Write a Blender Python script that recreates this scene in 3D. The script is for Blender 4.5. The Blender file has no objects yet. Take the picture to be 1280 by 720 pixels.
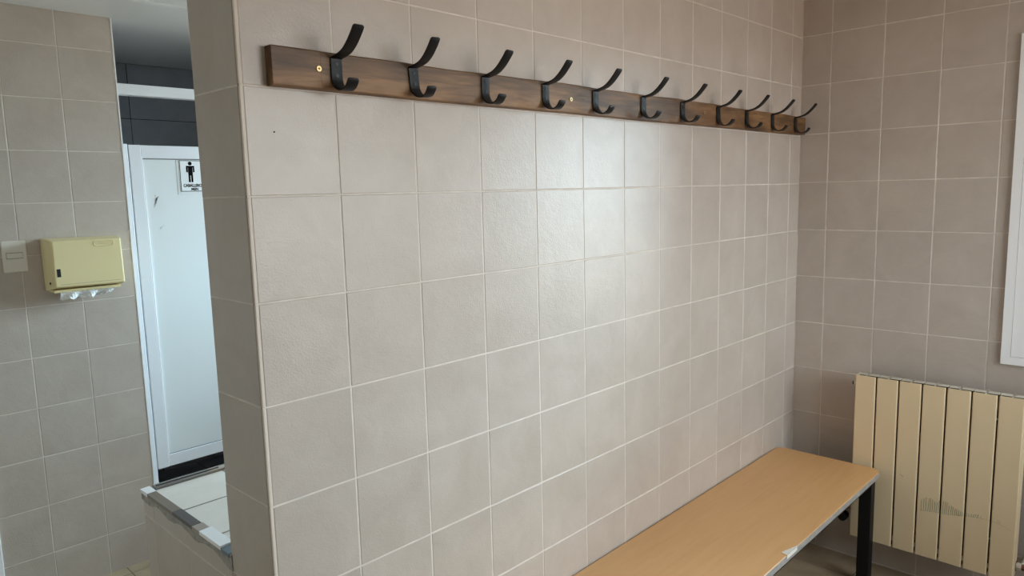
import bpy, bmesh, math, random
from mathutils import Vector, Matrix, Euler
random.seed(7)
SC = bpy.context.scene
COL = SC.collection

# ------------------------------------------------------------------ camera
Z0 = 1.60                                   # height of the reference tile joint above the floor
XB = 2.4794                                 # window wall
YH = 2.05                                   # hall wall
CEIL = 2.352
cam_d = bpy.data.cameras.new('camera'); cam = bpy.data.objects.new('camera', cam_d); COL.objects.link(cam)
cam.location = (-0.6254, -1.2684, Z0 - 0.0026)
cam.rotation_euler = Euler((1.4379, 0.0250, -0.8076), 'XYZ')
cam_d.sensor_width = 36.0; cam_d.lens = 901.3 * 36.0 / 1280.0
cam_d.clip_start = 0.01
SC.camera = cam

# ------------------------------------------------------------------ world: overcast sky
SKY = 9.5
w = bpy.data.worlds.new('overcast_sky'); SC.world = w; w.use_nodes = True
nt = w.node_tree; nt.nodes.clear()
tc = nt.nodes.new('ShaderNodeTexCoord'); sp = nt.nodes.new('ShaderNodeSeparateXYZ')
rmp = nt.nodes.new('ShaderNodeValToRGB'); mr = nt.nodes.new('ShaderNodeMapRange')
bg = nt.nodes.new('ShaderNodeBackground'); wo = nt.nodes.new('ShaderNodeOutputWorld')
mr.inputs['From Min'].default_value = -1; mr.inputs['From Max'].default_value = 1
nt.links.new(tc.outputs['Generated'], sp.inputs[0]); nt.links.new(sp.outputs['Z'], mr.inputs['Value'])
nt.links.new(mr.outputs[0], rmp.inputs[0])
e = rmp.color_ramp.elements
e[0].position = 0.46; e[0].color = (0.30, 0.29, 0.27, 1)        # ground
e[1].position = 0.52; e[1].color = (0.65, 0.855, 1.0, 1)         # overcast sky
nt.links.new(rmp.outputs[0], bg.inputs['Color']); bg.inputs['Strength'].default_value = SKY
nt.links.new(bg.outputs[0], wo.inputs[0])

# the windows (y0, y1, z0, z1) in the window wall; portals guide the sky light through them
WIN = [(-1.56, -0.764, Z0 - 0.672, Z0 + 0.495), (0.45, 1.98, Z0 - 0.50, Z0 + 0.69)]
FILL_WIN = (0.55, 2.25, 0.95, 2.29)            # x0, x1, z0, z1: unseen window added behind the camera as fill light
def portal(loc, sx, sy, rot):
    d = bpy.data.lights.new('sky_portal', 'AREA'); d.shape = 'RECTANGLE'; d.size = sx; d.size_y = sy
    d.cycles.is_portal = True
    o = bpy.data.objects.new('sky_portal', d); COL.objects.link(o); o.location = loc; o.rotation_euler = rot
for (a, b, c, d) in WIN:
    portal((XB + 0.19, (a + b) / 2, (c + d) / 2), d - c, b - a, (0, math.pi / 2, 0))

portal(((FILL_WIN[0] + FILL_WIN[1]) / 2, -2.79, (FILL_WIN[2] + FILL_WIN[3]) / 2), FILL_WIN[1] - FILL_WIN[0], FILL_WIN[3] - FILL_WIN[2], (math.pi / 2, 0, 0))

# ------------------------------------------------------------------ view
SC.view_settings.view_transform = 'Standard'; SC.view_settings.look = 'None'
SC.view_settings.gamma = 1.0; SC.view_settings.use_curve_mapping = False
SC.view_settings.exposure = 1.55
try:
    SC.cycles.max_bounces = 10; SC.cycles.diffuse_bounces = 8; SC.cycles.sample_clamp_indirect = 6
except Exception: pass

# ------------------------------------------------------------------ material helpers
def new_mat(name):
    m = bpy.data.materials.new(name); m.use_nodes = True
    return m, m.node_tree, m.node_tree.nodes['Principled BSDF']
def plain(name, col, rough=0.5, metal=0.0, noise=0.0, scale=30.0, spec=0.5):
    m, t, b = new_mat(name)
    b.inputs['Roughness'].default_value = rough; b.inputs['Metallic'].default_value = metal
    b.inputs['Specular IOR Level'].default_value = spec
    if noise <= 0:
        b.inputs['Base Color'].default_value = (*col, 1)
    else:
        c = t.nodes.new('ShaderNodeTexCoord'); n = t.nodes.new('ShaderNodeTexNoise')
        n.inputs['Scale'].default_value = scale; n.inputs['Detail'].default_value = 5
        r = t.nodes.new('ShaderNodeValToRGB')
        r.color_ramp.elements[0].position = 0.3; r.color_ramp.elements[1].position = 0.7
        r.color_ramp.elements[0].color = (*[x * (1 - noise) for x in col], 1)
        r.color_ramp.elements[1].color = (*[min(1, x * (1 + noise)) for x in col], 1)
        t.links.new(c.outputs['Object'], n.inputs['Vector']); t.links.new(n.outputs['Fac'], r.inputs[0])
        t.links.new(r.outputs[0], b.inputs['Base Color'])
    return m
def tile_mat(name, c0, c1, rough, bump, scale=7.0, vary=0.06, spec=0.5):
    """glazed stoneware: cloudy mottling, offset per tile, with fine relief"""
    m, t, b = new_mat(name)
    tc = t.nodes.new('ShaderNodeTexCoord'); oi = t.nodes.new('ShaderNodeObjectInfo')
    mul = t.nodes.new('ShaderNodeVectorMath'); mul.operation = 'SCALE'; mul.inputs[0].default_value = (37, 53, 71)
    t.links.new(oi.outputs['Random'], mul.inputs['Scale'])
    add = t.nodes.new('ShaderNodeVectorMath'); add.operation = 'ADD'
    t.links.new(tc.outputs['Object'], add.inputs[0]); t.links.new(mul.outputs[0], add.inputs[1])
    n1 = t.nodes.new('ShaderNodeTexNoise'); n1.inputs['Scale'].default_value = scale
    n1.inputs['Detail'].default_value = 6; n1.inputs['Roughness'].default_value = 0.6
    n1.inputs['Distortion'].default_value = 0.6
    t.links.new(add.outputs[0], n1.inputs['Vector'])
    r = t.nodes.new('ShaderNodeValToRGB')
    r.color_ramp.elements[0].position = 0.28; r.color_ramp.elements[1].position = 0.72
    r.color_ramp.elements[0].color = (*c0, 1); r.color_ramp.elements[1].color = (*c1, 1)
    t.links.new(n1.outputs['Fac'], r.inputs[0])
    hsv = t.nodes.new('ShaderNodeHueSaturation')
    mp = t.nodes.new('ShaderNodeMapRange'); mp.inputs['To Min'].default_value = 1 - vary; mp.inputs['To Max'].default_value = 1 + vary
    t.links.new(oi.outputs['Random'], mp.inputs['Value']); t.links.new(mp.outputs[0], hsv.inputs['Value'])
    t.links.new(r.outputs[0], hsv.inputs['Color']); t.links.new(hsv.outputs[0], b.inputs['Base Color'])
    n2 = t.nodes.new('ShaderNodeTexNoise'); n2.inputs['Scale'].default_value = 260; n2.inputs['Detail'].default_value = 3
    t.links.new(add.outputs[0], n2.inputs['Vector'])
    n3 = t.nodes.new('ShaderNodeTexNoise'); n3.inputs['Scale'].default_value = 45; n3.inputs['Detail'].default_value = 2
    t.links.new(add.outputs[0], n3.inputs['Vector'])
    ad = t.nodes.new('ShaderNodeMath'); ad.operation = 'ADD'
    t.links.new(n2.outputs['Fac'], ad.inputs[0]); t.links.new(n3.outputs['Fac'], ad.inputs[1])
    bp = t.nodes.new('ShaderNodeBump'); bp.inputs['Strength'].default_value = bump; bp.inputs['Distance'].default_value = 0.0012
    t.links.new(ad.outputs[0], bp.inputs['Height']); t.links.new(bp.outputs[0], b.inputs['Normal'])
    b.inputs['Roughness'].default_value = rough; b.inputs['Specular IOR Level'].default_value = spec
    return m
def grid_mat(name, c0, c1, mortar, size):
    """tiled wall out of the photograph's sight"""
    m, t, b = new_mat(name)
    tc = t.nodes.new('ShaderNodeTexCoord'); br = t.nodes.new('ShaderNodeTexBrick')
    sx = t.nodes.new('ShaderNodeSeparateXYZ'); ad = t.nodes.new('ShaderNodeMath'); cb = t.nodes.new('ShaderNodeCombineXYZ')
    t.links.new(tc.outputs['Object'], sx.inputs[0]); t.links.new(sx.outputs['X'], ad.inputs[0]); t.links.new(sx.outputs['Y'], ad.inputs[1])
    t.links.new(ad.outputs[0], cb.inputs['X']); t.links.new(sx.outputs['Z'], cb.inputs['Y']); t.links.new(cb.outputs[0], br.inputs['Vector'])
    br.offset = 0; br.inputs['Scale'].default_value = 1; br.inputs['Brick Width'].default_value = size
    br.inputs['Row Height'].default_value = size; br.inputs['Mortar Size'].default_value = 0.002
    br.inputs['Color1'].default_value = (*c0, 1); br.inputs['Color2'].default_value = (*c1, 1); br.inputs['Mortar'].default_value = (*mortar, 1)
    t.links.new(br.outputs['Color'], b.inputs['Base Color']); b.inputs['Roughness'].default_value = 0.45
    return m
def wood_mat(name, stops, axis_scale, scale, rough, dark=None, bump=0.15):
    m, t, b = new_mat(name)
    tc = t.nodes.new('ShaderNodeTexCoord'); mp = t.nodes.new('ShaderNodeMapping')
    mp.inputs['Scale'].default_value = axis_scale
    t.links.new(tc.outputs['Object'], mp.inputs['Vector'])
    n = t.nodes.new('ShaderNodeTexNoise'); n.inputs['Scale'].default_value = scale; n.inputs['Detail'].default_value = 8
    n.inputs['Roughness'].default_value = 0.62; n.inputs['Distortion'].default_value = 1.2
    t.links.new(mp.outputs[0], n.inputs['Vector'])
    r = t.nodes.new('ShaderNodeValToRGB'); el = r.color_ramp.elements
    el[0].position, el[0].color = stops[0][0], (*stops[0][1], 1)
    el[1].position, el[1].color = stops[-1][0], (*stops[-1][1], 1)
    for ps, c in stops[1:-1]:
        x = el.new(ps); x.color = (*c, 1)
    t.links.new(n.outputs['Fac'], r.inputs[0])
    out = r.outputs[0]
    if dark:
        n2 = t.nodes.new('ShaderNodeTexNoise'); n2.inputs['Scale'].default_value = dark[0]; n2.inputs['Detail'].default_value = 4
        mp2 = t.nodes.new('ShaderNodeMapping'); mp2.inputs['Scale'].default_value = dark[2]
        t.links.new(tc.outputs['Object'], mp2.inputs['Vector']); t.links.new(mp2.outputs[0], n2.inputs['Vector'])
        r2 = t.nodes.new('ShaderNodeValToRGB'); r2.color_ramp.elements[0].position = 0.38; r2.color_ramp.elements[1].position = 0.62
        r2.color_ramp.elements[0].color = (*dark[1], 1); r2.color_ramp.elements[1].color = (1, 1, 1, 1)
        t.links.new(n2.outputs['Fac'], r2.inputs[0])
        mx = t.nodes.new('ShaderNodeMix'); mx.data_type = 'RGBA'; mx.blend_type = 'MULTIPLY'; mx.inputs[0].default_value = 1.0
        t.links.new(out, mx.inputs[6]); t.links.new(r2.outputs[0], mx.inputs[7]); out = mx.outputs[2]
    t.links.new(out, b.inputs['Base Color'])
    bp = t.nodes.new('ShaderNodeBump'); bp.inputs['Strength'].default_value = bump; bp.inputs['Distance'].default_value = 0.001
    t.links.new(n.outputs['Fac'], bp.inputs['Height']); t.links.new(bp.outputs[0], b.inputs['Normal'])
    b.inputs['Roughness'].default_value = rough
    return m
def glass_mat(name, tint=(0.96, 0.985, 0.98)):
    m, t, b = new_mat(name); t.nodes.remove(b)
    out = t.nodes['Material Output']
    tr = t.nodes.new('ShaderNodeBsdfTransparent'); gl = t.nodes.new('ShaderNodeBsdfGlossy'); mx = t.nodes.new('ShaderNodeMixShader')
    tr.inputs['Color'].default_value = (*tint, 1); gl.inputs['Roughness'].default_value = 0.02
    lw = t.nodes.new('ShaderNodeFresnel'); lw.inputs['IOR'].default_value = 1.45
    t.links.new(lw.outputs[0], mx.inputs[0]); t.links.new(tr.outputs[0], mx.inputs[1]); t.links.new(gl.outputs[0], mx.inputs[2])
    t.links.new(mx.outputs[0], out.inputs['Surface'])
    return m

M = {}
M['tile']   = tile_mat('beige_wall_tile', (0.452, 0.382, 0.327), (0.532, 0.459, 0.402), 0.32, 0.45, vary=0.02, spec=0.55)
M['grout']  = plain('beige_grout', (0.68, 0.61, 0.545), 0.85, noise=0.12, scale=20)
M['dark']   = tile_mat('charcoal_wall_tile', (0.19, 0.205, 0.235), (0.24, 0.255, 0.285), 0.4, 0.2, vary=0.1)
M['dgrout'] = plain('black_grout', (0.008, 0.008, 0.009), 0.9)
M['ftile']  = tile_mat('brown_floor_tile', (0.33, 0.245, 0.155), (0.45, 0.35, 0.235), 0.4, 0.3, scale=9, vary=0.06)
M['fgrout'] = plain('dark_floor_grout', (0.12, 0.09, 0.065), 0.9)
M['white_tile'] = tile_mat('white_ledge_tile', (0.67, 0.61, 0.545), (0.76, 0.70, 0.63), 0.22, 0.1)
M['hidden'] = grid_mat('beige_tiled_wall', (0.64, 0.57, 0.50), (0.66, 0.59, 0.52), (0.62, 0.55, 0.48), 0.2)
M['ceil']   = plain('painted_ceiling', (0.74, 0.75, 0.75), 0.42)
M['corner'] = plain('pinkish_beige_corner_trim', (0.64, 0.545, 0.46), 0.5)
M['bead']   = plain('brown_sealant', (0.20, 0.13, 0.085), 0.8)
M['board']  = wood_mat('brown_stained_wood', [(0.25, (0.085, 0.042, 0.016)), (0.45, (0.20, 0.100, 0.038)), (0.62, (0.29, 0.150, 0.060)), (0.8, (0.34, 0.184, 0.078))], (1.0, 12, 12), 5.0, 0.5,
                       dark=(4.0, (0.42, 0.40, 0.38), (1, 5, 5)))
M['beech']  = wood_mat('beech_laminate', [(0.2, (0.62, 0.338, 0.142)), (0.5, (0.67, 0.378, 0.163)), (0.8, (0.71, 0.412, 0.182))], (0.9, 11, 11), 3.0, 0.38, bump=0.03)
M['edge']   = plain('worn_pale_edge', (0.31, 0.285, 0.26), 0.7, noise=0.14, scale=40)
M['chip']   = plain('bare_white_chipboard', (0.70, 0.66, 0.60), 0.9, noise=0.2, scale=200)
M['black']  = plain('black_lacquered_steel', (0.005, 0.005, 0.005), 0.5, spec=0.25)
M['hook']   = plain('matte_black_hook_metal', (0.006, 0.0065, 0.008), 0.42, spec=0.28)
M['hscrew'] = plain('grey_black_screw', (0.035, 0.036, 0.04), 0.4, metal=0.6)
M['brass']  = plain('brass_screw', (0.62, 0.44, 0.20), 0.35, metal=0.9)
M['slot']   = plain('dark_recess', (0.01, 0.01, 0.01), 0.8)
M['rad']    = plain('cream_enamel', (0.76, 0.60, 0.385), 0.42)
M['radw']   = plain('pale_enamel', (0.66, 0.60, 0.50), 0.42)
M['rad_shade']   = plain('radiator_inside_shade', (0.10, 0.08, 0.06), 0.9)  # shade inside the radiator, put into the colour
M['pen']    = plain('green_pen', (0.06, 0.20, 0.15), 0.7)
M['penb']   = plain('brown_pen', (0.24, 0.20, 0.12), 0.7)
M['white']  = plain('white_aluminium', (0.78, 0.80, 0.84), 0.32)
M['pvc']    = plain('white_pvc', (0.88, 0.87, 0.88), 0.35)
M['panel']  = plain('white_laminate', (0.74, 0.77, 0.78), 0.35)
M['gasket'] = plain('dark_gasket', (0.05, 0.05, 0.055), 0.7)
M['smudge'] = plain('brown_scuff', (0.58, 0.56, 0.55), 0.8)
M['signw']  = plain('white_sign_plastic', (0.82, 0.84, 0.86), 0.3)
M['ink']    = plain('black_ink', (0.004, 0.004, 0.005), 0.9, spec=0.08)
M['switch'] = plain('ivory_plastic', (0.74, 0.69, 0.60), 0.35)
M['disp']   = plain('yellow_cream_plastic', (0.78, 0.66, 0.365), 0.36)
M['paper']  = plain('white_paper', (0.86, 0.87, 0.88), 0.9)
M['mortar'] = plain('grey_mortar', (0.34, 0.315, 0.285), 0.9, noise=0.25, scale=60)
M['steel']  = plain('grey_steel_profile', (0.32, 0.31, 0.30), 0.35, metal=0.7)
M['tbrown'] = plain('brown_trim_piece', (0.20, 0.155, 0.12), 0.4)
M['tdark']  = plain('dark_brown_trim_piece', (0.075, 0.06, 0.055), 0.4)
M['ttan']   = plain('tan_trim_piece', (0.36, 0.30, 0.25), 0.4)
M['tblue']  = plain('blue_grey_trim_piece', (0.13, 0.17, 0.20), 0.4)
M['rust']   = plain('rusty_red_cap', (0.16, 0.05, 0.035), 0.6, noise=0.4, scale=120)
M['glass']  = glass_mat('window_glass')
M['tinted'] = glass_mat('fill_window_glass', (0.735, 0.682, 0.648))  # tint sets how much fill the added window lets in

# ------------------------------------------------------------------ mesh helpers
def link(o, parent=None):
    COL.objects.link(o)
    if parent is not None: o.parent = parent
    return o
def obj(name, bm, mat, parent=None, smooth=False, loc=None):
    me = bpy.data.meshes.new(name)
    bmesh.ops.recalc_face_normals(bm, faces=bm.faces[:])
    bm.to_mesh(me); bm.free()
    if mat is not None: me.materials.append(mat)
    if smooth:
        for p in me.polygons: p.use_smooth = True
    o = bpy.data.objects.new(name, me)
    if loc is not None: o.location = loc
    return link(o, parent)
def box(bm, x0, x1, y0, y1, z0, z1, bev=0.0, seg=1):
    x0, x1 = min(x0, x1), max(x0, x1); y0, y1 = min(y0, y1), max(y0, y1); z0, z1 = min(z0, z1), max(z0, z1)
    r = bmesh.ops.create_cube(bm, size=1.0, matrix=Matrix.Translation(((x0 + x1) / 2, (y0 + y1) / 2, (z0 + z1) / 2)) @ Matrix.Diagonal((x1 - x0, y1 - y0, z1 - z0, 1)))
    if bev > 0:
        es = list({e for v in r['verts'] for e in v.link_edges})
        bmesh.ops.bevel(bm, geom=es, offset=bev, segments=seg, affect='EDGES', profile=0.5)
    return bm
def nb(): return bmesh.new()
def bx(*a, **k): return box(nb(), *a, **k)
def cyl(bm, c, r, h, axis='Y', n=20, r2=None):
    rot = {'X': Matrix.Rotation(math.pi / 2, 4, 'Y'), 'Y': Matrix.Rotation(-math.pi / 2, 4, 'X'), 'Z': Matrix.Identity(4)}[axis]
    bmesh.ops.create_cone(bm, cap_ends=True, segments=n, radius1=r, radius2=r if r2 is None else r2, depth=h, matrix=Matrix.Translation(c) @ rot)
    return bm
def prism(bm, pts, off):
    """extrude a planar polygon (3-D points) by the vector off"""
    a = [bm.verts.new(p) for p in pts]; b = [bm.verts.new(Vector(p) + Vector(off)) for p in pts]
    bm.faces.new(a); bm.faces.new(b[::-1])
    n = len(pts)
    for i in range(n): bm.faces.new((a[i], a[(i + 1) % n], b[(i + 1) % n], b[i]))
    return bm
def tube(bm, path, r, n=10):
    rings = []
    P = [Vector(p) for p in path]
    for i, p in enumerate(P):
        t = (P[min(i + 1, len(P) - 1)] - P[max(i - 1, 0)]).normalized()
        u = t.cross(Vector((0.31, 0.57, 0.76))).normalized(); v = t.cross(u)
        rings.append([bm.verts.new(p + r * (math.cos(a) * u + math.sin(a) * v)) for a in [2 * math.pi * k / n for k in range(n)]])
    for a, b in zip(rings, rings[1:]):
        for k in range(n): bm.faces.new((a[k], a[(k + 1) % n], b[(k + 1) % n], b[k]))
    bm.faces.new(rings[0]); bm.faces.new(rings[-1][::-1])
    return bm
def catmull(pts, n=6):
    out = []
    P = [pts[0]] + list(pts) + [pts[-1]]
    for i in range(1, len(P) - 2):
        p0, p1, p2, p3 = [Vector(q) for q in P[i - 1:i + 3]]
        for k in range(n):
            t = k / n
            out.append(0.5 * ((2 * p1) + (-p0 + p2) * t + (2 * p0 - 5 * p1 + 4 * p2 - p3) * t * t + (-p0 + 3 * p1 - 3 * p2 + p3) * t ** 3))
    out.append(Vector(pts[-1])); return out
def thing(name, label, cat, loc=(0, 0, 0), group=None, rot=(0, 0, 0)):
    o = bpy.data.objects.new(name, None); o.empty_display_size = 0.05; o.location = loc; o.rotation_euler = rot
    return tag(link(o), label, cat, group)
def tag(o, label, cat=None, group=None):
    o['label'] = label
    if cat: o['category'] = cat
    if group: o['group'] = group
    return o
def structure(o, label, cat='wall'):
    o['kind'] = 'structure'; return tag(o, label, cat)
def sempty(name, label, cat, loc=(0, 0, 0)):
    o = bpy.data.objects.new(name, None); o.location = loc; o.empty_display_size = 0.05; link(o)
    return structure(o, label, cat)

def slab(a0, a1, b0, b1, holes, mk):
    """boxes that fill a rectangle around rectangular holes"""
    A = sorted({a0, a1, *[h[0] for h in holes], *[h[1] for h in holes]}); B = sorted({b0, b1, *[h[2] for h in holes], *[h[3] for h in holes]})
    bm = nb()
    for i in range(len(A) - 1):
        for j in range(len(B) - 1):
            ca, cb = (A[i] + A[i + 1]) / 2, (B[j] + B[j + 1]) / 2
            if any(h[0] < ca < h[1] and h[2] < cb < h[3] for h in holes): continue
            mk(bm, A[i], A[i + 1], B[j], B[j + 1])
    return bm

# ------------------------------------------------------------------ tiles
GAP = 0.003; TH = 0.006; PROUD = 0.0009
_tc = {}
def tile_mesh(wd, ht, mat, ch=0.0013, name='tile'):
    k = (round(wd, 4), round(ht, 4), mat.name, ch)
    if k in _tc: return _tc[k]
    bm = nb(); a, b = wd / 2 - GAP / 2, ht / 2 - GAP / 2
    def ring(x, y, z): return [bm.verts.new(v) for v in ((-x, -y, z), (x, -y, z), (x, y, z), (-x, y, z))]
    r0, r1, r2 = ring(a, b, -TH + PROUD), ring(a, b, PROUD - ch * 0.75), ring(a - ch, b - ch, PROUD)
    for p, q in ((r0, r1), (r1, r2)):
        for i in range(4): bm.faces.new((p[i], p[(i + 1) % 4], q[(i + 1) % 4], q[i]))
    bm.faces.new(r2); bm.faces.new(r0[::-1])
    me = bpy.data.meshes.new(name); bm.to_mesh(me); bm.free(); me.materials.append(mat)
    _tc[k] = me; return me
def inview(p):
    v = cam_inv @ Vector(p)
    if v.z > -0.05: return False
    x, y = 640 + 901.3 * v.x / -v.z, 360 - 901.3 * v.y / -v.z
    return -130 < x < 1410 and -130 < y < 850
bpy.context.view_layer.update()
cam_inv = cam.matrix_world.inverted()
def lay(parent, org, U, V, N, ulines, vlines, mat, holes=(), name='tile', jit=0.0016, extra_seen=True):
    """lay tiles on the rectangle grid ulines x vlines of the plane org + u U + v V facing N"""
    U, V, N, org = Vector(U), Vector(V), Vector(N), Vector(org)
    base = Matrix((U, V, N)).transposed()
    rest = []
    for i in range(len(ulines) - 1):
        for j in range(len(vlines) - 1):
            rects = [(ulines[i], ulines[i + 1], vlines[j], vlines[j + 1])]
            for h in holes:
                nr = []
                for (a, b, c, d) in rects:
                    if h[1] <= a or h[0] >= b or h[3] <= c or h[2] >= d: nr.append((a, b, c, d)); continue
                    if h[0] > a: nr.append((a, h[0], c, d))
                    if h[1] < b: nr.append((h[1], b, c, d))
                    m0, m1 = max(a, h[0]), min(b, h[1])
                    if h[2] > c: nr.append((m0, m1, c, h[2]))
                    if h[3] < d: nr.append((m0, m1, h[3], d))
                rects = nr
            if len(rects) > 1:                       # a tile cut around a corner stays one piece
                a0, b0, c0, d0 = ulines[i], ulines[i + 1], vlines[j], vlines[j + 1]; g = GAP / 2
                bm = nb()
                for (a, b, c, d) in rects:
                    prism(bm, [org + U * u + V * v + N * (PROUD - TH) for u, v in ((a + g * (a == a0), c + g * (c == c0)), (b - g * (b == b0), c + g * (c == c0)), (b - g * (b == b0), d - g * (d == d0)), (a + g * (a == a0), d - g * (d == d0)))], N * TH)
                obj(name, bm, mat, parent); continue
            for (a, b, c, d) in rects:
                if b - a < 0.008 or d - c < 0.008: continue
                ctr = org + U * (a + b) / 2 + V * (c + d) / 2
                rot = base.to_4x4() @ Euler((random.gauss(0, jit), random.gauss(0, jit), 0)).to_matrix().to_4x4()
                mw = Matrix.Translation(ctr + N * random.gauss(0, 0.00012)) @ rot
                me = tile_mesh(b - a, d - c, mat, name=name)
                seen = any(inview(org + U * uu + V * vv) for uu in (a, (a + b) / 2, b) for vv in (c, (c + d) / 2, d))
                if seen:
                    o = bpy.data.objects.new(name, me); o.matrix_world = mw; link(o, parent)
                else: rest.append((me, mw))
    if rest:
        bm = nb()
        for me, mw in rest:
            k = len(bm.verts); bm.from_mesh(me); bm.verts.ensure_lookup_table()
            for v in bm.verts[k:]: v.co = mw @ v.co
        me = bpy.data.meshes.new('tiles_out_of_frame'); bm.to_mesh(me); bm.free(); me.materials.append(mat)
        o = bpy.data.objects.new('tiles_out_of_frame', me); link(o, parent); o['kind'] = 'stuff'
def lines(first, pitch, lo, hi):
    k0 = math.ceil((lo - first) / pitch + 1e-6)
    L = [lo]; x = first + k0 * pitch
    while x < hi - 1e-6:
        if x - L[-1] > 0.004: L.append(x)
        x += pitch
    L.append(hi); return L

# ------------------------------------------------------------------ room shell
XL, YB, YF = -1.5, -2.6, 3.10            # left side, behind the photographer, stall back wall
# floor
floor = structure(obj('floor', bx(XL - 0.1, XB + 0.2, YB - 0.1, YF + 0.1, -0.1, -PROUD), M['fgrout']), 'brown tiled floor under the bench and radiator', 'floor')
lay(floor, (0, 0, -PROUD), (1, 0, 0), (0, 1, 0), (0, 0, 1), lines(0.0, 0.33, XL, XB), lines(0.0, 0.33, YB, 2.12), M['ftile'], jit=0.0008)
# stall floor beyond the cubicle front
lay(floor, (0, 0, -PROUD), (1, 0, 0), (0, 1, 0), (0, 0, 1), lines(0.475, 0.3, 0.475, XB), lines(2.12, 0.3, 2.12, YF), M['dark'], name='dark_tile', jit=0.0003)
# ceiling
ceiling = structure(obj('ceiling', bx(XL - 0.1, XB + 0.2, YB - 0.1, YF + 0.1, CEIL, CEIL + 0.1), M['ceil']), 'smooth grey painted ceiling above the hall', 'ceiling')
obj('ceiling_panel', bx(XL, XB, 1.71, 2.049, CEIL - 0.006, CEIL + 0.01, bev=0.002), M['ceil'], ceiling)

# front wall (partition that carries the coat rack)
PT = 0.193
wf = structure(obj('wall_front', bx(PROUD, XB, PROUD, PT - PROUD, 0, CEIL), M['grout']), 'beige square tiled partition wall behind the coat rack', 'wall')
vl = lines(Z0, 0.2, -0.004, CEIL)
lay(wf, (0, PROUD, 0), (1, 0, 0), (0, 0, 1), (0, -1, 0), lines(0.0, 0.1981, 0.006, XB), vl, M['tile'])
lay(wf, (PROUD, 0, 0), (0, -1, 0), (0, 0, 1), (-1, 0, 0), [-PT, -0.006], vl, M['tile'])
lay(wf, (0, PT - PROUD, 0), (-1, 0, 0), (0, 0, 1), (0, 1, 0), lines(0.0, 0.2, -XB, -0.0), vl, M['tile'])
for i in range(len(vl) - 1):
    obj('corner_trim', bx(-0.0004, 0.0056, -0.0006, 0.005, vl[i] + 0.0012, vl[i + 1] - 0.0012, bev=0.0012), M['corner'], wf)
obj('drill_hole', cyl(nb(), (0.062, -0.0008, Z0 + 0.119), 0.0014, 0.002, 'Y', 10), M['slot'], wf)
obj('corner_joint', bx(0.0002, 0.003, 0.0045, 0.0066, 0, CEIL), M['bead'], wf)

# window wall at the right end, both its windows cut through
def wall_x(bm, a0, a1, b0, b1): box(bm, XB + PROUD, XB + 0.2, a0, a1, b0, b1)
wr = structure(obj('wall_right', slab(YB, YF, 0, CEIL, WIN, wall_x), M['grout']), 'beige tiled wall at the right with radiator and window', 'wall')
ul = sorted(-y for y in lines(-0.1196, 0.2003, YB, -0.0005))
vr = lines(Z0 + 0.005, 0.2, -0.004, CEIL)
lay(wr, (XB + PROUD, 0, 0), (0, -1, 0), (0, 0, 1), (-1, 0, 0), ul, vr, M['tile'],
    holes=[(-b + 0.004, -a - 0.004, c + 0.004, d - 0.004) for (a, b, c, d) in WIN[:1]])
lay(wr, (XB + PROUD, 0, 0), (0, -1, 0), (0, 0, 1), (-1, 0, 0), sorted(-y for y in lines(PT, 0.2, PT, 2.05)), vr, M['tile'],
    holes=[(-b, -a, c, d) for (a, b, c, d) in WIN[1:]])

# hall wall at the left with switch and towel dispenser
XE = 0.475
HX0 = -0.104
wl = structure(obj('wall_left', slab(XL, XE, 0, CEIL, [(-0.98, HX0 - 0.002, 0, 2.05)], lambda bm, a0, a1, b0, b1: box(bm, a0, a1, YH + PROUD, YH + 0.1, b0, b1)), M['grout']),
               'beige tiled hall wall with towel dispenser and light switch', 'wall')
lay(wl, (0, YH + PROUD, 0), (1, 0, 0), (0, 0, 1), (0, -1, 0), lines(0.0695, 0.2005, XL, XE), lines(Z0, 0.2035, -0.004, CEIL), M['tile'], holes=[(-0.98, HX0, 0, 2.05)])
obj('edge_strip', bx(XE - 0.0005, XE + 0.004, YH - 0.002, YH + 0.1, 0, CEIL), M['pvc'], wl)
# door at the far left, only its white frame edge shows
d2 = sempty('door_2', 'white door frame edge at the bottom left corner of the picture', 'door', (-0.54, YH, 0))
obj('door_frame', bx(0.400, 0.434, -0.012, 0.10, 0, 2.05, bev=0.002), M['pvc'], d2)
obj('door_frame', bx(-0.438, -0.400, -0.012, 0.10, 0, 2.05, bev=0.002), M['pvc'], d2)
obj('door_frame', bx(-0.438, 0.434, -0.012, 0.10, 2.012, 2.05, bev=0.002), M['pvc'], d2)
obj('door_leaf', bx(-0.399, 0.399, 0.03, 0.07, 0.005, 2.011, bev=0.002), M['panel'], d2)
hb = nb(); cyl(hb, (-0.34, 0.01, 1.02), 0.009, 0.05, 'Y'); box(hb, -0.35, -0.22, -0.022, -0.008, 1.012, 1.03, bev=0.004)
obj('door_handle', hb, M['steel'], d2)

# stall back wall of dark tiles and stall side wall
wk = structure(obj('wall_back_stall', bx(XE, XB, YF, YF + 0.1, 0, CEIL), M['dgrout']), 'dark charcoal tiled wall behind the white cubicle door', 'wall')
lay(wk, (0, YF, 0), (1, 0, 0), (0, 0, 1), (0, -1, 0), lines(0.882, 0.60, XE, XB), lines(Z0 + 0.452, 0.30, -0.004, CEIL), M['dark'], name='dark_tile', jit=0.0003)
ws = structure(obj('wall_side_stall', bx(XE - 0.1, XE, YH + 0.1, YF, 0, CEIL), M['dark']), 'dark side wall inside the toilet cubicle', 'wall')
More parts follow.
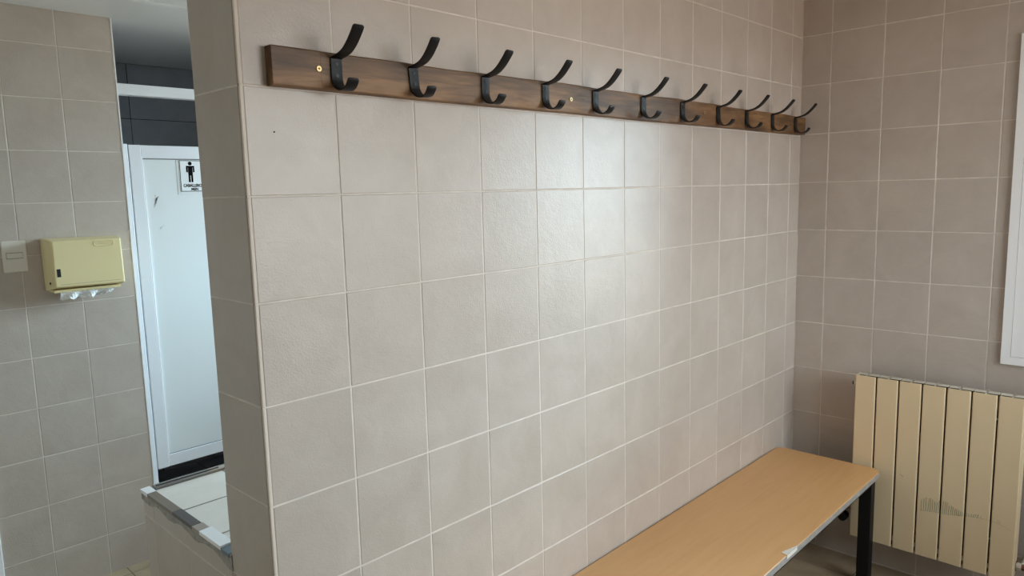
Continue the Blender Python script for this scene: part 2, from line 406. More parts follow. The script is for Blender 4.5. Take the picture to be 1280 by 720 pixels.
# walls out of sight that close the room
def wall_b(bm, a0, a1, b0, b1): box(bm, a0, a1, YB - 0.2, YB, b0, b1)
structure(obj('wall_back', slab(XL, XB, 0, CEIL, [FILL_WIN], wall_b), M['hidden']), 'beige tiled wall behind the photographer', 'wall')
structure(obj('wall_side', bx(XL - 0.1, XL, YB, YH + 0.1, 0, CEIL), M['hidden']), 'beige tiled wall left of the photographer', 'wall')

# ------------------------------------------------------------------ low tiled wall with white ledge
LY = 0.711; LZ = Z0 - 0.758; LXE = 1.30
wlow = structure(obj('wall_low', bx(PROUD, LXE, PT, LY - PROUD, 0, LZ - 0.012), M['grout']), 'low tiled wall with white ledge and patched edge trim beside the partition', 'wall')
lay(wlow, (PROUD, 0, 0), (0, -1, 0), (0, 0, 1), (-1, 0, 0), sorted(-y for y in [PT, 0.215, 0.425, 0.636, LY]), lines(Z0 - 0.826, 0.2, -0.004, LZ - 0.02), M['tile'])
lay(wlow, (0, LY - PROUD, 0), (-1, 0, 0), (0, 0, 1), (0, 1, 0), lines(0.0, 0.2, -LXE, 0), lines(Z0 - 0.826, 0.2, -0.004, LZ - 0.02), M['tile'])
lay(wlow, (0, 0, LZ - 0.004), (1, 0, 0), (0, 1, 0), (0, 0, 1), [0.019, 0.205] + [0.405, 0.605, 0.805, 1.005, 1.205, LXE], [PT, 0.305, 0.500, 0.684], M['white_tile'], name='ledge_tile')
obj('ledge_bed', bx(0.012, LXE, PT, LY - 0.012, LZ - 0.014, LZ - 0.0035), M['fgrout'], wlow)
# ragged mortar under the trim
bm = nb(); n = 40; top = []; bot = []
for i in range(n + 1):
    y = PT - 0.006 + (LY - PT + 0.006) * i / n
    dep = 0.017 + 0.004 * random.random() + 0.005 * math.sin(i * 0.55) + (0.016 - 0.004 * i if i < 4 else 0)
    bot.append((-0.0025, y, LZ - 0.006 - dep)); top.append((-0.0025, y, LZ - 0.004))
for i in range(n):
    prism(bm, [bot[i], bot[i + 1], top[i + 1], top[i]], (0.006, 0, 0))
obj('mortar', bm, M['mortar'], wlow)
obj('mortar', bx(-0.0005, 0.0085, PT - 0.001, PT + 0.02, LZ - 0.045, LZ - 0.004, bev=0.003), M['mortar'], wlow)
def trim(name, y0, y1, mat, dz=0.0, dx=0.0, wdt=0.019, t=0.008):
    b = nb(); prism(b, [(-0.004 + dx, y0, LZ - t + dz), (-0.004 + dx, y0, LZ + 0.0012 + dz), (wdt + dx, y0 + 0.002, LZ + 0.0016 + dz), (wdt + dx, y0 + 0.002, LZ - t + dz)], (0, y1 - y0, 0))
    o = obj('trim_piece', b, mat, wlow); o['label'] = name; return o
trim('white trim piece at the far corner', 0.664, 0.712, M['pvc'], wdt=0.020)
trim('brown trim piece', 0.500, 0.6635, M['tbrown'])
trim('dark brown trim piece', 0.386, 0.4995, M['tdark'], dz=0.0006)
trim('tan trim piece', 0.346, 0.3855, M['ttan'], wdt=0.022)
trim('white marbled trim piece', 0.236, 0.3455, M['pvc'], wdt=0.026, dz=0.001)
trim('blue grey trim piece', 0.196, 0.2355, M['tblue'], dz=-0.003, wdt=0.03)
for (a, b_, m_, nm) in [(0.026, 0.17, 'steel', 'grey steel trim piece'), (0.1702, LXE, 'ttan', 'tan trim piece')]:
    o = obj('trim_piece', bx(a, b_, 0.684, 0.7125, LZ - 0.008, LZ + 0.003, bev=0.001), M[m_], wlow); o['label'] = nm
o = obj('trim_piece', bx(0.03, 0.20, 0.694, 0.700, LZ + 0.002, LZ + 0.0052, bev=0.001), M['tdark'], wlow); o['label'] = 'dark ridge of the back trim'

# ------------------------------------------------------------------ toilet cubicle front
YD = 2.062
d1 = sempty('door_1', 'white cubicle door with aluminium frame and men sign', 'door', (0.47, YD, 0))
def dpart(name, x0, x1, y0, y1, z0, z1, m, bev=0.002, parent=None):
    return obj(name, bx(x0 - 0.47, x1 - 0.47, y0 - YD, y1 - YD, z0 - 0, z1, bev=bev), M[m], parent or d1)
DT, DB = Z0 + 0.236, Z0 - 1.206
dpart('frame_post', 0.4795, 0.4985, YD - 0.006, YD + 0.045, 0.0, DT + 0.003, 'white', 0.003)
dpart('gasket', 0.4985, 0.5020, YD + 0.002, YD + 0.03, DB + 0.005, DT, 'gasket', 0)
DR = 1.13
dpart('stile', 0.5020, 0.552, YD - 0.004, YD + 0.03, DB, DT, 'white', 0.003)
dpart('stile', DR - 0.052, DR, YD - 0.004, YD + 0.03, DB, DT, 'white', 0.003)
dpart('top_rail', 0.552, DR - 0.052, YD - 0.002, YD + 0.03, DT - 0.057, DT - 0.001, 'white', 0.002)
dpart('bottom_rail', 0.552, DR - 0.052, YD - 0.002, YD + 0.03, DB + 0.001, DB + 0.056, 'white', 0.002)
pn = dpart('door_panel', 0.553, DR - 0.053, YD + 0.006, YD + 0.018, DB + 0.054, DT - 0.055, 'panel', 0)
dpart('gasket', 0.552, DR - 0.052, YD + 0.0035, YD + 0.008, DT - 0.060, DT - 0.0565, 'gasket', 0)
dpart('gasket', 0.552, DR - 0.052, YD + 0.0035, YD + 0.008, DB + 0.0555, DB + 0.058, 'gasket', 0)
dpart('glazing_bead', 0.5515, 0.5555, YD - 0.003, YD + 0.008, DB + 0.02, DT - 0.05, 'pvc', 0.001)
dpart('latch', DR - 0.045, DR - 0.01, YD - 0.02, YD - 0.002, 1.0, 1.06, 'steel', 0.004)
# scuffs on the panel (dried dirt, thin patches)
def patch(cx, cz, L, W, ang, m, yy):
    b = nb(); k = 14; ca, sa = math.cos(ang), math.sin(ang); pts = []
    for i in range(k):
        a = 2 * math.pi * i / k; rr = 0.6 + 0.4 * random.random()
        u, v = L * rr * math.cos(a), W * rr * math.sin(a)
        pts.append((cx + u * ca - v * sa - 0.47, yy - YD, cz + u * sa + v * ca))
    prism(b, pts, (0, 0.0006, 0)); obj('scuff', b, M[m], d1)
for k in range(16):
    t = random.random() * 2 - 1
    patch(0.600 + 0.011 * t + random.gauss(0, 0.003), Z0 + 0.000 + 0.026 * t + random.gauss(0, 0.006), 0.008, 0.0026, 1.2 + random.gauss(0, 0.2), 'smudge', YD + 0.0055)
for k in range(7):
    t = random.random() * 2 - 1
    patch(0.616 + 0.010 * t, Z0 - 0.117 + 0.008 * t + random.gauss(0, 0.003), 0.006, 0.0010, 0.75, 'smudge', YD + 0.0055)
# fixed neighbouring cubicle panel
dpart('frame_post', DR + 0.002, DR + 0.06, YD - 0.006, YD + 0.045, 0.0, DT + 0.003, 'white', 0.003)
dpart('side_panel', DR + 0.061, XB - 0.002, YD + 0.006, YD + 0.02, DB, DT, 'panel', 0)
t1 = structure(obj('trim_1', bx(XE + 0.0045, XB - 0.001, YD - 0.01, YD + 0.035, Z0 + 0.442, Z0 + 0.488, bev=0.002), M['white']), 'white horizontal head rail above the cubicle door', 'rail')

# sign on the door
def text_mesh(body, size, bold=0.0):
    cu = bpy.data.curves.new('lettering', 'FONT'); cu.body = body; cu.size = size; cu.align_x = 'CENTER'; cu.offset = bold; cu.extrude = 0.0002
    to = bpy.data.objects.new('lettering', cu); COL.objects.link(to); bpy.context.view_layer.update()
    dg = bpy.context.evaluated_depsgraph_get(); me = bpy.data.meshes.new_from_object(to.evaluated_get(dg))
    bpy.data.objects.remove(to); me.materials.clear(); me.materials.append(M['ink']); return me
SX, SY = 0.764, YD + 0.0058
sg = thing('restroom_sign', 'white men restroom sign with black standing figure on the cubicle door', 'sign', (SX, SY, Z0 + 0.032))
obj('backing', bx(-0.066, 0.066, -0.0012, 0.0, -0.012, 0.1455, bev=0.0004), M['panel'], sg)
obj('plate', bx(-0.056, 0.056, -0.0026, -0.0012, 0.0, 0.1435, bev=0.0004), M['signw'], sg)
b = nb()
for (a0, a1, c0, c1) in ((-0.0535, 0.0535, 0.0022, 0.0050), (-0.0535, 0.0535, 0.1385, 0.1413), (-0.0535, -0.0507, 0.0022, 0.1413), (0.0507, 0.0535, 0.0022, 0.1413)):
    box(b, a0, a1, -0.0031, -0.0024, c0, c1)
obj('border', b, M['ink'], sg)
px = -0.006
b = nb(); cyl(b, (px, -0.0028, 0.1275), 0.0085, 0.0008, 'Y', 24)
box(b, px - 0.0185, px + 0.0185, -0.0032, -0.0024, 0.110, 0.117, bev=0.0003)
box(b, px - 0.0185, px - 0.0115, -0.0032, -0.0024, 0.0885, 0.1135, bev=0.0003)
box(b, px + 0.0115, px + 0.0185, -0.0032, -0.0024, 0.0885, 0.1135, bev=0.0003)
box(b, px - 0.0100, px + 0.0100, -0.0032, -0.0024, 0.074, 0.1115)
box(b, px - 0.0100, px - 0.0015, -0.0032, -0.0024, 0.044, 0.076, bev=0.0003)
box(b, px + 0.0015, px + 0.0100, -0.0032, -0.0024, 0.044, 0.076, bev=0.0003)
obj('figure', b, M['ink'], sg)
for body, size, cx, zz, wid in (('CABALLEROS', 0.0186, 0.0030, 0.0232, 0.089), ('MEN', 0.0150, 0.0075, 0.0082, 0.031)):
    me = text_mesh(body, size, 0.0006); xs = [v.co.x for v in me.vertices]
    o = bpy.data.objects.new('lettering', me); o.location = (cx, -0.0029, zz); o.rotation_euler = (math.pi / 2, 0, 0)
    o.scale = (wid / (max(xs) - min(xs)), 1, 1); link(o, sg)

# ------------------------------------------------------------------ windows in the window wall
def window(name, label, y0, y1, z0, z1, back=False):
    W = sempty(name, label, 'window', (XB, (y0 + y1) / 2, z0))
    if back: W.location = ((y0 + y1) / 2, YB, z0); W.rotation_euler = (0, 0, -math.pi / 2)
    hy, H = (y1 - y0) / 2, z1 - z0
    def ringframe(pn, ins, wd, xa, xb, mat, parent, bev=0.0):
        a, b, c, d = -hy + ins, hy - ins, ins, H - ins
        e, f, g, h = a + wd, b - wd, c + wd, d - wd
        for quad in (((a, c), (b, c), (f, g), (e, g)), ((b, c), (b, d), (f, h), (f, g)), ((b, d), (a, d), (e, h), (f, h)), ((a, d), (a, c), (e, g), (e, h))):
            bm = nb(); prism(bm, [(xa, q[0], q[1]) for q in quad], (xb - xa, 0, 0))
            obj(pn, bm, M[mat], parent)
    ringframe('casing', 0.0, 0.029, -0.012, 0.06, 'pvc', W)
    ringframe('gasket', 0.029, 0.0012, -0.006, 0.05, 'gasket', W)
    ringframe('sash', 0.0302, 0.040, -0.010, 0.045, 'pvc', W)
    ringframe('glazing_bead', 0.0702, 0.012, 0.006, 0.03, 'pvc', W)
    obj('pane', bx(0.016, 0.020, -hy + 0.078, hy - 0.078, 0.078, H - 0.078), M['tinted' if back else 'glass'], W)
    hb = nb(); box(hb, -0.022, -0.010, -hy + 0.045, -hy + 0.068, H * 0.5 - 0.03, H * 0.5 + 0.03, bev=0.003)
    box(hb, -0.045, -0.030, -hy + 0.048, -hy + 0.066, H * 0.5 - 0.11, H * 0.5 + 0.01, bev=0.004); cyl(hb, (-0.026, -hy + 0.057, H * 0.5), 0.007, 0.02, 'X')
    obj('handle', hb, M['pvc'], W)
window('window_1', 'white framed window above the radiator at the right edge', *WIN[0])
window('window_2', 'white framed window of the washroom behind the partition', *WIN[1])
window('fill_window', 'unseen tinted fill-light window added behind the photographer', *FILL_WIN, back=True)

# ------------------------------------------------------------------ coat rack
BY = -0.024; BX0, BX1 = 0.054, 2.470; BZ = Z0 + 0.2
rack = thing('coat_rack', 'long brown wooden coat rack with eleven black double hooks on the tiled wall', 'coat rack', (BX0, 0, BZ))
def board(x0, x1, nseg, seed):
    bm = nb(); rnd = random.Random(seed); rings = []
    r = 0.003
    for i in range(nseg + 1):
        x = x0 + (x1 - x0) * i / nseg
        top = 0.0715 + 0.0055 * min(1, (x - BX0) / 1.2) - 0.003 * max(0, (x - 1.6) / 0.9) + 0.0012 * math.sin(x * 9.1) + 0.0007 * math.sin(x * 23)
        bot = 0.0005 + 0.003 * (x - BX0) / 2.4 + 0.0008 * math.sin(x * 7.3 + 1)
        rings.append([bm.verts.new((x - BX0, y, z)) for (y, z) in ((-0.0005, bot), (BY + r, bot), (BY + 0.3 * r, bot + 0.3 * r), (BY, bot + r), (BY, top - r), (BY + 0.3 * r, top - 0.3 * r), (BY + r, top), (-0.0005, top))])
    for a, b in zip(rings, rings[1:]):
        for k in range(8): bm.faces.new((a[k], a[(k + 1) % 8], b[(k + 1) % 8], b[k]))
    bm.faces.new(rings[0]); bm.faces.new(rings[-1][::-1])
    return bm
obj('board', board(BX0, 0.1545, 6, 1), M['board'], rack)
obj('board', board(0.1549, BX1, 80, 2), M['board'], rack)
for (x, z) in ((0.150, 0.239), (0.911, 0.237), (1.620, 0.244)):
    b = nb(); cyl(b, (x - BX0, BY - 0.0008, z - 0.2), 0.0052, 0.0022, 'Y', 20, r2=0.0040)
    s = obj('mounting_screw', b, M['brass'], rack); s['label'] = 'brass cross-head screw'
    b = nb(); box(b, x - BX0 - 0.003, x - BX0 + 0.003, BY - 0.0022, BY - 0.0016, z - 0.2006, z - 0.1994); box(b, x - BX0 - 0.0006, x - BX0 + 0.0006, BY - 0.0022, BY - 0.0016, z - 0.203, z - 0.197)
    obj('cross_slot', b, M['slot'], s)
# one hook: a bent strip, profile in (y outwards, z), swept along x
prof = [(-0.083, 0.0490), (-0.0775, 0.0415), (-0.067, 0.0300), (-0.054, 0.0180), (-0.038, 0.0080), (-0.020, 0.0030), (-0.008, 0.0013), (-0.0025, 0.0000), (-0.0013, -0.004), (-0.0013, -0.020), (-0.0013, -0.036),
        (-0.003, -0.046), (-0.0085, -0.0545), (-0.017, -0.0605), (-0.028, -0.0635), (-0.039, -0.0625), (-0.048, -0.0575), (-0.0545, -0.050), (-0.0575, -0.044)]
path = [Vector((p[0], p[1], 0)) for p in catmull([(a, b, 0) for a, b in prof], 3)]
def hook_mesh():
    bm = nb(); HW, T = 0.0125, 0.0032; rings = []; n = len(path)
    acc = [0.0]
    for a, b in zip(path, path[1:]): acc.append(acc[-1] + (b - a).length)
    for i, p in enumerate(path):
        t = (path[min(i + 1, n - 1)] - path[max(i - 1, 0)]).normalized(); nrm = Vector((-t.y, t.x, 0))
        s = min(acc[i], acc[-1] - acc[i]); R_ = 0.005
        hw = HW if s > R_ else HW - 0.003 * (1 - math.sqrt(max(0, 1 - (1 - s / R_) ** 2)))
        if i in (0, n - 1): hw = HW * 0.72
        q = []
        for (sx, sn) in ((-1, -1), (-0.86, -1.0), (0.86, -1.0), (1, -1), (1, 1), (0.86, 1), (-0.86, 1), (-1, 1)):
            ins = 0.7 if abs(sx) == 1 else 1.0
            c = p + nrm * sn * T / 2 * ins
            q.append(bm.verts.new((sx * hw, c.x, c.y)))
        rings.append(q)
    for a, b in zip(rings, rings[1:]):
        for k in range(8): bm.faces.new((a[k], a[(k + 1) % 8], b[(k + 1) % 8], b[k]))
    bm.faces.new(rings[0]); bm.faces.new(rings[-1][::-1])
    bmesh.ops.recalc_face_normals(bm, faces=bm.faces[:])
    me = bpy.data.meshes.new('hook'); bm.to_mesh(me); bm.free(); me.materials.append(M['hook'])
    for p in me.polygons: p.use_smooth = True
    me.set_sharp_from_angle(angle=math.radians(40)) if hasattr(me, 'set_sharp_from_angle') else None
    return me
hm = hook_mesh()
def screw_mesh():
    b = nb(); cyl(b, (0, 0, 0), 0.0036, 0.0016, 'Y', 16, r2=0.0028)
    me = bpy.data.meshes.new('screw'); bmesh.ops.recalc_face_normals(b, faces=b.faces[:]); b.to_mesh(me); b.free(); me.materials.append(M['hscrew']); return me
def slot_mesh():
    b = nb(); box(b, -0.0022, 0.0022, -0.0003, 0.0003, -0.0005, 0.0005); box(b, -0.0005, 0.0005, -0.0003, 0.0003, -0.0022, 0.0022)
    me = bpy.data.meshes.new('slot'); b.to_mesh(me); b.free(); me.materials.append(M['slot']); return me
sm = screw_mesh()
HX = [0.188, 0.3775, 0.592, 0.806, 1.016, 1.252, 1.478, 1.714, 1.929, 2.148, 2.365]
HZ = [0.2625, 0.264, 0.2645, 0.266, 0.2665, 0.267, 0.2675, 0.268, 0.268, 0.268, 0.268]
HR = [0.0, 0.075, -0.012, 0.008, 0.01, -0.01, 0.006, 0.0, 0.01, -0.008, 0.004]
for x, z, ry in zip(HX, HZ, HR):
    h = bpy.data.objects.new('hook', hm); h.location = (x - BX0, BY - 0.0012, z - 0.2); h.rotation_euler = (0, -ry, 0); link(h, rack)
    for dz in (-0.0115, -0.0335):
        s = bpy.data.objects.new('screw', sm); s.location = (0, -0.0033, dz); link(s, h)
HL = {}

# ------------------------------------------------------------------ bench
TX0, TX1, TY0, TY1, TZ = 0.34, 2.326, -0.422, -0.004, Z0 - 1.124
bench = thing('bench', 'beech laminate bench with black steel legs along the tiled wall', 'bench', ((TX0 + TX1) / 2, (TY0 + TY1) / 2, 0))
bcx, bcy = (TX0 + TX1) / 2, (TY0 + TY1) / 2
def round_rect(x0, x1, y0, y1, r, n=6):
    P = []
    for (cx, cy, a0) in ((x1 - r, y1 - r, 0), (x0 + r, y1 - r, 90), (x0 + r, y0 + r, 180), (x1 - r, y0 + r, 270)):
        for k in range(n + 1):
            a = math.radians(a0 + 90 * k / n); P.append((cx + r * math.cos(a), cy + r * math.sin(a)))
    return P
def ringed(P, levels):
    """stack outlines: list of (inset, z)"""
    bm = nb(); rings = []
    cx = sum(p[0] for p in P) / len(P); cy = sum(p[1] for p in P) / len(P)
    hx = max(p[0] for p in P) - cx; hy = max(p[1] for p in P) - cy
    for ins, z in levels:
        rings.append([bm.verts.new((cx + (p[0] - cx) * (1 - ins / hx), cy + (p[1] - cy) * (1 - ins / hy), z)) for p in P])
    n = len(P)
    for a, b in zip(rings, rings[1:]):
        for k in range(n): bm.faces.new((a[k], a[(k + 1) % n], b[(k + 1) % n], b[k]))
    bm.faces.new(rings[0][::-1]); bm.faces.new(rings[-1]); return bm
R0 = round_rect(TX0 - bcx, TX1 - bcx, TY0 - bcy, TY1 - bcy, 0.034)
obj('seat', ringed(R0, [(0.0012, TZ - 0.0035), (0.0004, TZ - 0.0012), (0.002, TZ)]), M['beech'], bench)
o = obj('edge_band', ringed(R0, [(0.001, TZ - 0.0245), (0.0, TZ - 0.022), (0.0, TZ - 0.0045), (0.0008, TZ - 0.0034)]), M['edge'], bench); o['label'] = 'worn pale grey bench edge'
# chipped spot in the front edge
b = nb()
pts = [(1.432, -0.4232), (1.437, -0.404), (1.447, -0.4015), (1.47, -0.408), (1.517, -0.4205), (1.505, -0.4232)]
prism(b, [(x - bcx, y - bcy, TZ + 0.0003) for x, y in pts], (0, 0, -0.012)); o = obj('chip', b, M['chip'], bench); o['label'] = 'chipped bare spot on the bench edge'
b = nb(); prism(b, [(x - bcx, y - bcy, TZ + 0.0008) for x, y in ((1.430, -0.423), (1.4345, -0.4035), (1.4375, -0.4035), (1.4365, -0.4232))], (0, 0, -0.003)); obj('chip_edge', b, M['beech'], bench)
def tubebox(name, x0, x1, y0, y1, z0, z1): obj(name, bx(x0 - bcx, x1 - bcx, y0 - bcy, y1 - bcy, z0, z1, bev=0.003, seg=2), M['black'], bench)
FZ1 = TZ - 0.0245; LW = 0.046
fx0, fx1, fy0, fy1 = TX0 + 0.05, TX1 - 0.016, TY0 + 0.017, TY1 - 0.03
tubebox('rail', fx0 + LW, fx1 - LW, fy0 + 0.002, fy0 + 0.028, FZ1 - 0.030, FZ1)
tubebox('rail', fx0 + LW, fx1 - LW, fy1 - 0.028, fy1 - 0.002, FZ1 - 0.030, FZ1)
tubebox('rail', fx0 + 0.004, fx0 + 0.030, fy0 + LW, fy1 - LW, FZ1 - 0.030, FZ1)
tubebox('rail', fx1 - 0.030, fx1 - 0.004, fy0 + LW, fy1 - LW, FZ1 - 0.030, FZ1)
for xx in (fx0, fx1 - LW):
    for yy in (fy0, fy1 - LW): tubebox('leg', xx, xx + LW, yy, yy + LW, 0.0, FZ1)

# ------------------------------------------------------------------ radiator
RX, RYL, PIT, NS = 2.350, -0.299, 0.0810, 7
RZ0, RZ1 = Z0 - 1.441, Z0 - 0.764
rad = thing('radiator', 'cream aluminium column radiator under the window with green pen scribble', 'radiator', (RX, RYL - PIT * NS / 2, RZ0))
ry0 = PIT * NS / 2; RH = RZ1 - RZ0
def rad_section():
    bm = nb(); hw = PIT / 2 - 0.0024
    # front plate with rounded edges
    P = [(0.0, -hw + 0.004), (0.0, hw - 0.004), (0.0012, hw - 0.0012), (0.0035, hw), (0.005, hw), (0.005, -hw), (0.0035, -hw), (0.0012, -hw + 0.0012)]
    prism(bm, [(x, y, 0.0) for x, y in P], (0, 0, RH - 0.004))
    prism(bm, [(x + 0.0006, y * 0.985, RH - 0.004) for x, y in P], (0, 0, 0.004))
    # web running to the back, middle bar, back fin
    box(bm, 0.004, 0.070, -0.0022, 0.0022, 0.03, RH - 0.0004)
    box(bm, 0.026, 0.056, -hw - 0.0012, hw + 0.0012, RH - 0.003, RH - 0.0004, bev=0.0008)
    box(bm, 0.016, 0.050, -hw, hw, 0.002, 0.005, bev=0.0008)
    box(bm, 0.054, 0.057, -hw - 0.001, hw + 0.001, RH - 0.14, RH - 0.0008)  # fin added to block light so the top slit stays dark
    box(bm, 0.030, 0.048, -0.016, 0.016, 0.02, RH - 0.02, bev=0.006)
    box(bm, 0.080, 0.084, -hw * 0.8, hw * 0.8, 0.03, RH - 0.02)
    # horizontal manifold
    for zz in (0.048, RH - 0.055):
        bmesh.ops.create_cone(bm, cap_ends=True, segments=16, radius1=0.019, radius2=0.019, depth=PIT - 0.0005, matrix=Matrix.Translation((0.042, 0, zz)) @ Matrix.Rotation(math.pi / 2, 4, 'X'))
    bmesh.ops.recalc_face_normals(bm, faces=bm.faces[:])
    me = bpy.data.meshes.new('section'); bm.to_mesh(me); bm.free(); me.materials.append(M['rad']); me.materials.append(M['radw']); me.materials.append(M['rad_shade'])
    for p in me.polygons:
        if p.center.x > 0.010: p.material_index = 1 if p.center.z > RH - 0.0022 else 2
    return me
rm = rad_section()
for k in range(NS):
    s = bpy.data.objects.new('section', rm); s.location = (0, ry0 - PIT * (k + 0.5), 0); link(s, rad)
def rcyl(name, x, y, z, r, L, m, n=14, r2=None):
    bm = nb(); bmesh.ops.create_cone(bm, cap_ends=True, segments=n, radius1=r, radius2=r if r2 is None else r2, depth=L, matrix=Matrix.Translation((x, y, z)) @ Matrix.Rotation(math.pi / 2, 4, 'X'))
    return obj(name, bm, M[m], rad)
rcyl('plug', 0.042, ry0 + 0.006, RH - 0.045, 0.014, 0.012, 'radw'); rcyl('bleed_valve', 0.042, ry0 + 0.015, RH - 0.045, 0.007, 0.008, 'slot')
# valve at the lower left, pipe into the wall
rcyl('valve_nut', 0.042, ry0 + 0.008, 0.060, 0.014, 0.016, 'radw', 6)
rcyl('valve_body', 0.042, ry0 + 0.028, 0.060, 0.012, 0.026, 'black')
bm = nb(); cyl(bm, (0.020, ry0 + 0.030, 0.066), 0.018, 0.034, 'X', 16); obj('valve_knob', bm, M['black'], rad)
bm = nb(); tube(bm, [(0.042, ry0 + 0.034, 0.060), (0.06, ry0 + 0.044, 0.060), (0.09, ry0 + 0.046, 0.060), (XB - RX + 0.003, ry0 + 0.046, 0.060)], 0.008); obj('pipe', bm, M['radw'], rad, smooth=True)
# rusty cap at the lower right
rcyl('end_plug', 0.042, -ry0 - 0.008, 0.048, 0.014, 0.016, 'radw', 8); rcyl('end_cap', 0.042, -ry0 - 0.021, 0.048, 0.012, 0.012, 'rust', 8)
bm = nb(); tube(bm, [(0.042, -ry0 - 0.016, 0.048), (0.09, -ry0 - 0.016, 0.048), (XB - RX + 0.003, -ry0 - 0.016, 0.048)], 0.008); obj('pipe', bm, M['radw'], rad, smooth=True)
for zz in (RH - 0.10, 0.12):
    for yy in (ry0 - PIT, -ry0 + PIT):
        obj('bracket', bx(0.05, XB - RX + 0.002, yy - 0.012, yy + 0.012, zz - 0.003, zz + 0.003), M['radw'], rad)
b = nb(); prism(b, [(0.006, -ry0 + 0.0012, 0.006), (0.050, -ry0 + 0.0012, 0.034), (0.056, -ry0 + 0.0012, 0.06), (0.056, -ry0 + 0.0012, RH - 0.02), (0.050, -ry0 + 0.0012, RH - 0.002), (0.006, -ry0 + 0.0012, RH - 0.004)], (0, 0.002, 0)); obj('end_panel', b, M['rad'], rad)
# pen scribble: short green strokes over a baseline
def stroke(bm, p, q, wd=0.0012):
    p, q = Vector((0, *p)), Vector((0, *q)); d = (q - p).normalized(); nv = Vector((0, -d.z, d.y)) * wd / 2
    prism(bm, [Vector((-0.0004, 0, 0)) + v for v in (p + nv, q + nv, q - nv, p - nv)], (0.0006, 0, 0))
yb = RYL - PIT * NS / 2; zb = RZ0 - Z0
def loc(y, z): return (y - yb, z - zb)
basel = [(-0.557, -1.2585), (-0.600, -1.252), (-0.640, -1.250), (-0.700, -1.238), (-0.740, -1.231), (-0.765, -1.231)]
def bz(y):
    for (a, c), (b2, d) in zip(basel, basel[1:]):
        if b2 <= y <= a: return c + (d - c) * (y - a) / (b2 - a)
    return basel[-1][1]
bm = nb(); y = -0.560
while y > -0.752:
    f = (-y - 0.560)
    h = 0.050 if f < 0.085 else max(0.010, 0.050 - (f - 0.085) * 0.75)
    if f > 0.14: h = 0.012
    h *= 0.72 + 0.4 * random.random()
    g = min(abs((y - RYL) % PIT), PIT - abs((y - RYL) % PIT))
    if g > 0.003: stroke(bm, loc(y, bz(y) + random.uniform(-0.003, 0.002)), loc(y - 0.002 + random.gauss(0, 0.001), bz(y) + h))
    y -= random.uniform(0.0055, 0.0078)
obj('pen_marks', bm, M['pen'], rad)['kind'] = 'stuff'
bm = nb()
def dash(pts, st=0.006, duty=0.55):
    for (a, b2) in zip(pts, pts[1:]):
        a, b2 = Vector((a[0], a[1])), Vector((b2[0], b2[1])); L = (b2 - a).length; n = max(1, int(L / st))
        for k in range(n):
            p, q = a + (b2 - a) * k / n, a + (b2 - a) * (k + duty) / n
            g = min(abs((p.x - RYL) % PIT), PIT - abs((p.x - RYL) % PIT))
            if g > 0.004: stroke(bm, loc(*p), loc(*q), 0.0008)
dash(basel, 0.007, 0.7)
dash([(-0.765, -1.230), (-0.785, -1.231), (-0.815, -1.236), (-0.830, -1.241), (-0.852, -1.250)])
for yy in (-0.745, -0.756, -0.806, -0.812): stroke(bm, loc(yy, -1.229 - (0.006 if yy < -0.8 else 0)), loc(yy - 0.001, -1.219 - (0.003 if yy < -0.8 else 0)), 0.0007)
stroke(bm, loc(-0.480, -1.134), loc(-0.487, -1.137)); stroke(bm, loc(-0.487, -1.137), loc(-0.492, -1.142))
obj('pen_line', bm, M['penb'], rad)['kind'] = 'stuff'

# ------------------------------------------------------------------ light switch
sw = thing('light_switch', 'ivory plastic light switch left of the towel dispenser', 'switch', (0.049, YH, Z0 - 0.264))
b = nb(); box(b, -0.0405, 0.0405, -0.010, -0.0002, 0.0, 0.121, bev=0.0025, seg=2); obj('plate', b, M['switch'], sw)
obj('rocker_gap', bx(-0.0275, 0.0275, -0.0104, -0.009, 0.0525, 0.0755), M['slot'], sw)
b = nb(); box(b, -0.0265, 0.0265, -0.0135, -0.009, 0.0538, 0.0742, bev=0.001); obj('rocker', b, M['switch'], sw)

# ------------------------------------------------------------------ paper towel dispenser
DX0, DX1 = 0.140, 0.412
dsp = thing('towel_dispenser', 'yellowish cream paper towel dispenser on the hall wall', 'dispenser', ((DX0 + DX1) / 2, YH, Z0 - 0.348))
dcx = (DX0 + DX1) / 2
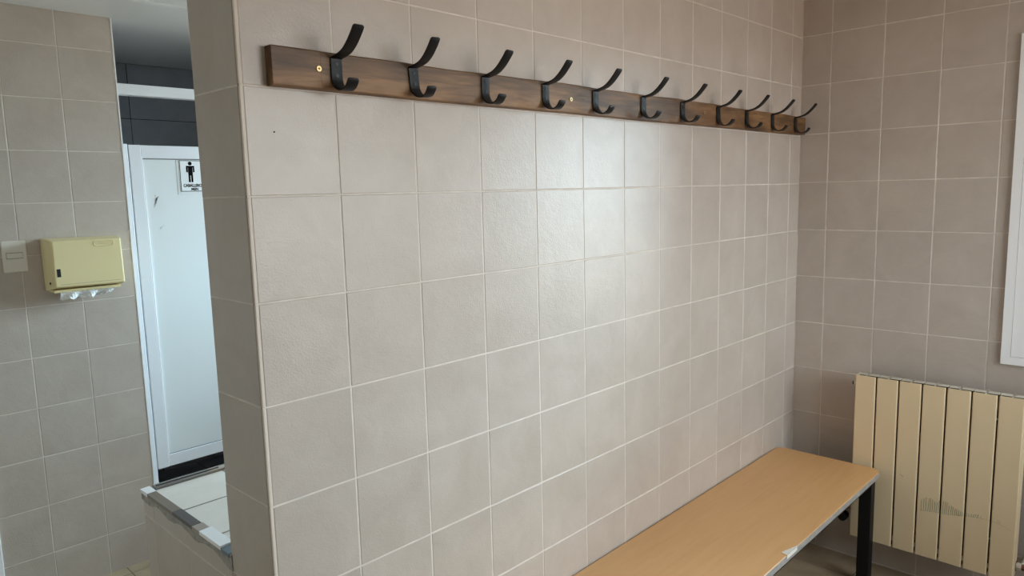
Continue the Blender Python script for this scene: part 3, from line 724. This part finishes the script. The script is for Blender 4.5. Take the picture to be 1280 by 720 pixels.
# body: back outline larger than the front (sloping sides)
bm = nb()
back = [(0.139, -0.348), (0.414, -0.350), (0.414, -0.146), (0.139, -0.140)]
mid  = [(0.139, -0.346), (0.414, -0.346), (0.414, -0.142), (0.139, -0.139)]
front = [(0.150, -0.330), (0.403, -0.333), (0.400, -0.150), (0.152, -0.150)]
def ring(P, y): return [bm.verts.new((x - dcx, y, z + 0.348)) for x, z in P]
r0, r1, r2 = ring(back, -0.0005), ring(mid, -0.035), ring(front, -0.108)
for a, b in ((r0, r1), (r1, r2)):
    for k in range(4): bm.faces.new((a[k], a[(k + 1) % 4], b[(k + 1) % 4], b[k]))
bm.faces.new(r0[::-1]); bm.faces.new(r2)
bmesh.ops.bevel(bm, geom=bm.edges[:], offset=0.005, segments=3, affect='EDGES', profile=0.5)
obj('cover', bm, M['disp'], dsp)
obj('sight_window', bx(0.1605 - dcx, 0.1735 - dcx, -0.1088, -0.106, 0.0585, 0.090), M['slot'], dsp)
b = nb(); cyl(b, (0, 0, 0), 0.0045, 0.003, 'X', 14)
o = obj('lock', b, M['slot'], dsp); o.location = (0.1418 - dcx, -0.075, 0.034)
obj('hinge_line', bx(0.170 - dcx, 0.388 - dcx, -0.1086, -0.106, 0.0275, 0.0283), M['tbrown'], dsp)
# raised oval badge with worn, illegible lettering
b = nb(); pts = []
for k in range(32):
    a = 2 * math.pi * k / 32; pts.append(Vector((math.copysign(0.026, math.cos(a)) + 0.0105 * math.cos(a), 0, 0.0105 * math.sin(a))))
tube(b, [p + Vector((0.335 - dcx, -0.1084, 0.181)) for p in pts + pts[:1]], 0.0015, 6); obj('badge', b, M['disp'], dsp, smooth=True)
b = nb()
for k in range(7): box(b, 0.313 - dcx + k * 0.0066, 0.3165 - dcx + k * 0.0066, -0.1088, -0.107, 0.1775, 0.1845)
obj('badge_lettering', b, M['disp'], dsp)
b = nb(); box(b, 0.150 - dcx, 0.390 - dcx, -0.090, -0.02, -0.004, 0.006); obj('bottom_lip', b, M['disp'], dsp)
# crumpled towel that hangs out
bm = nb(); nx, nz = 22, 5; G = []
random.seed(11)
for i in range(nx + 1):
    x = 0.172 + (0.385 - 0.172) * i / nx; row = []
    L = 0.029 - 0.020 * max(0, (i / nx - 0.62)) / 0.38 + 0.004 * math.sin(i * 1.7)
    for j in range(nz + 1):
        t = j / nz
        row.append(bm.verts.new((x + random.gauss(0, 0.001), YH - 0.082 + 0.020 * math.sin(i * 0.9 + t * 1.6) * t + random.gauss(0, 0.002) * t + 0.03 * t * (i / nx), Z0 - 0.3535 - L * t + random.gauss(0, 0.001))))
    G.append(row)
for i in range(nx):
    for j in range(nz): bm.faces.new((G[i][j], G[i + 1][j], G[i + 1][j + 1], G[i][j + 1]))
o = obj('paper_towel', bm, M['paper'])
md = o.modifiers.new('thickness', 'SOLIDIFY'); md.thickness = 0.0012
tag(o, 'crumpled white paper towel hanging out of the dispenser', 'paper towel')
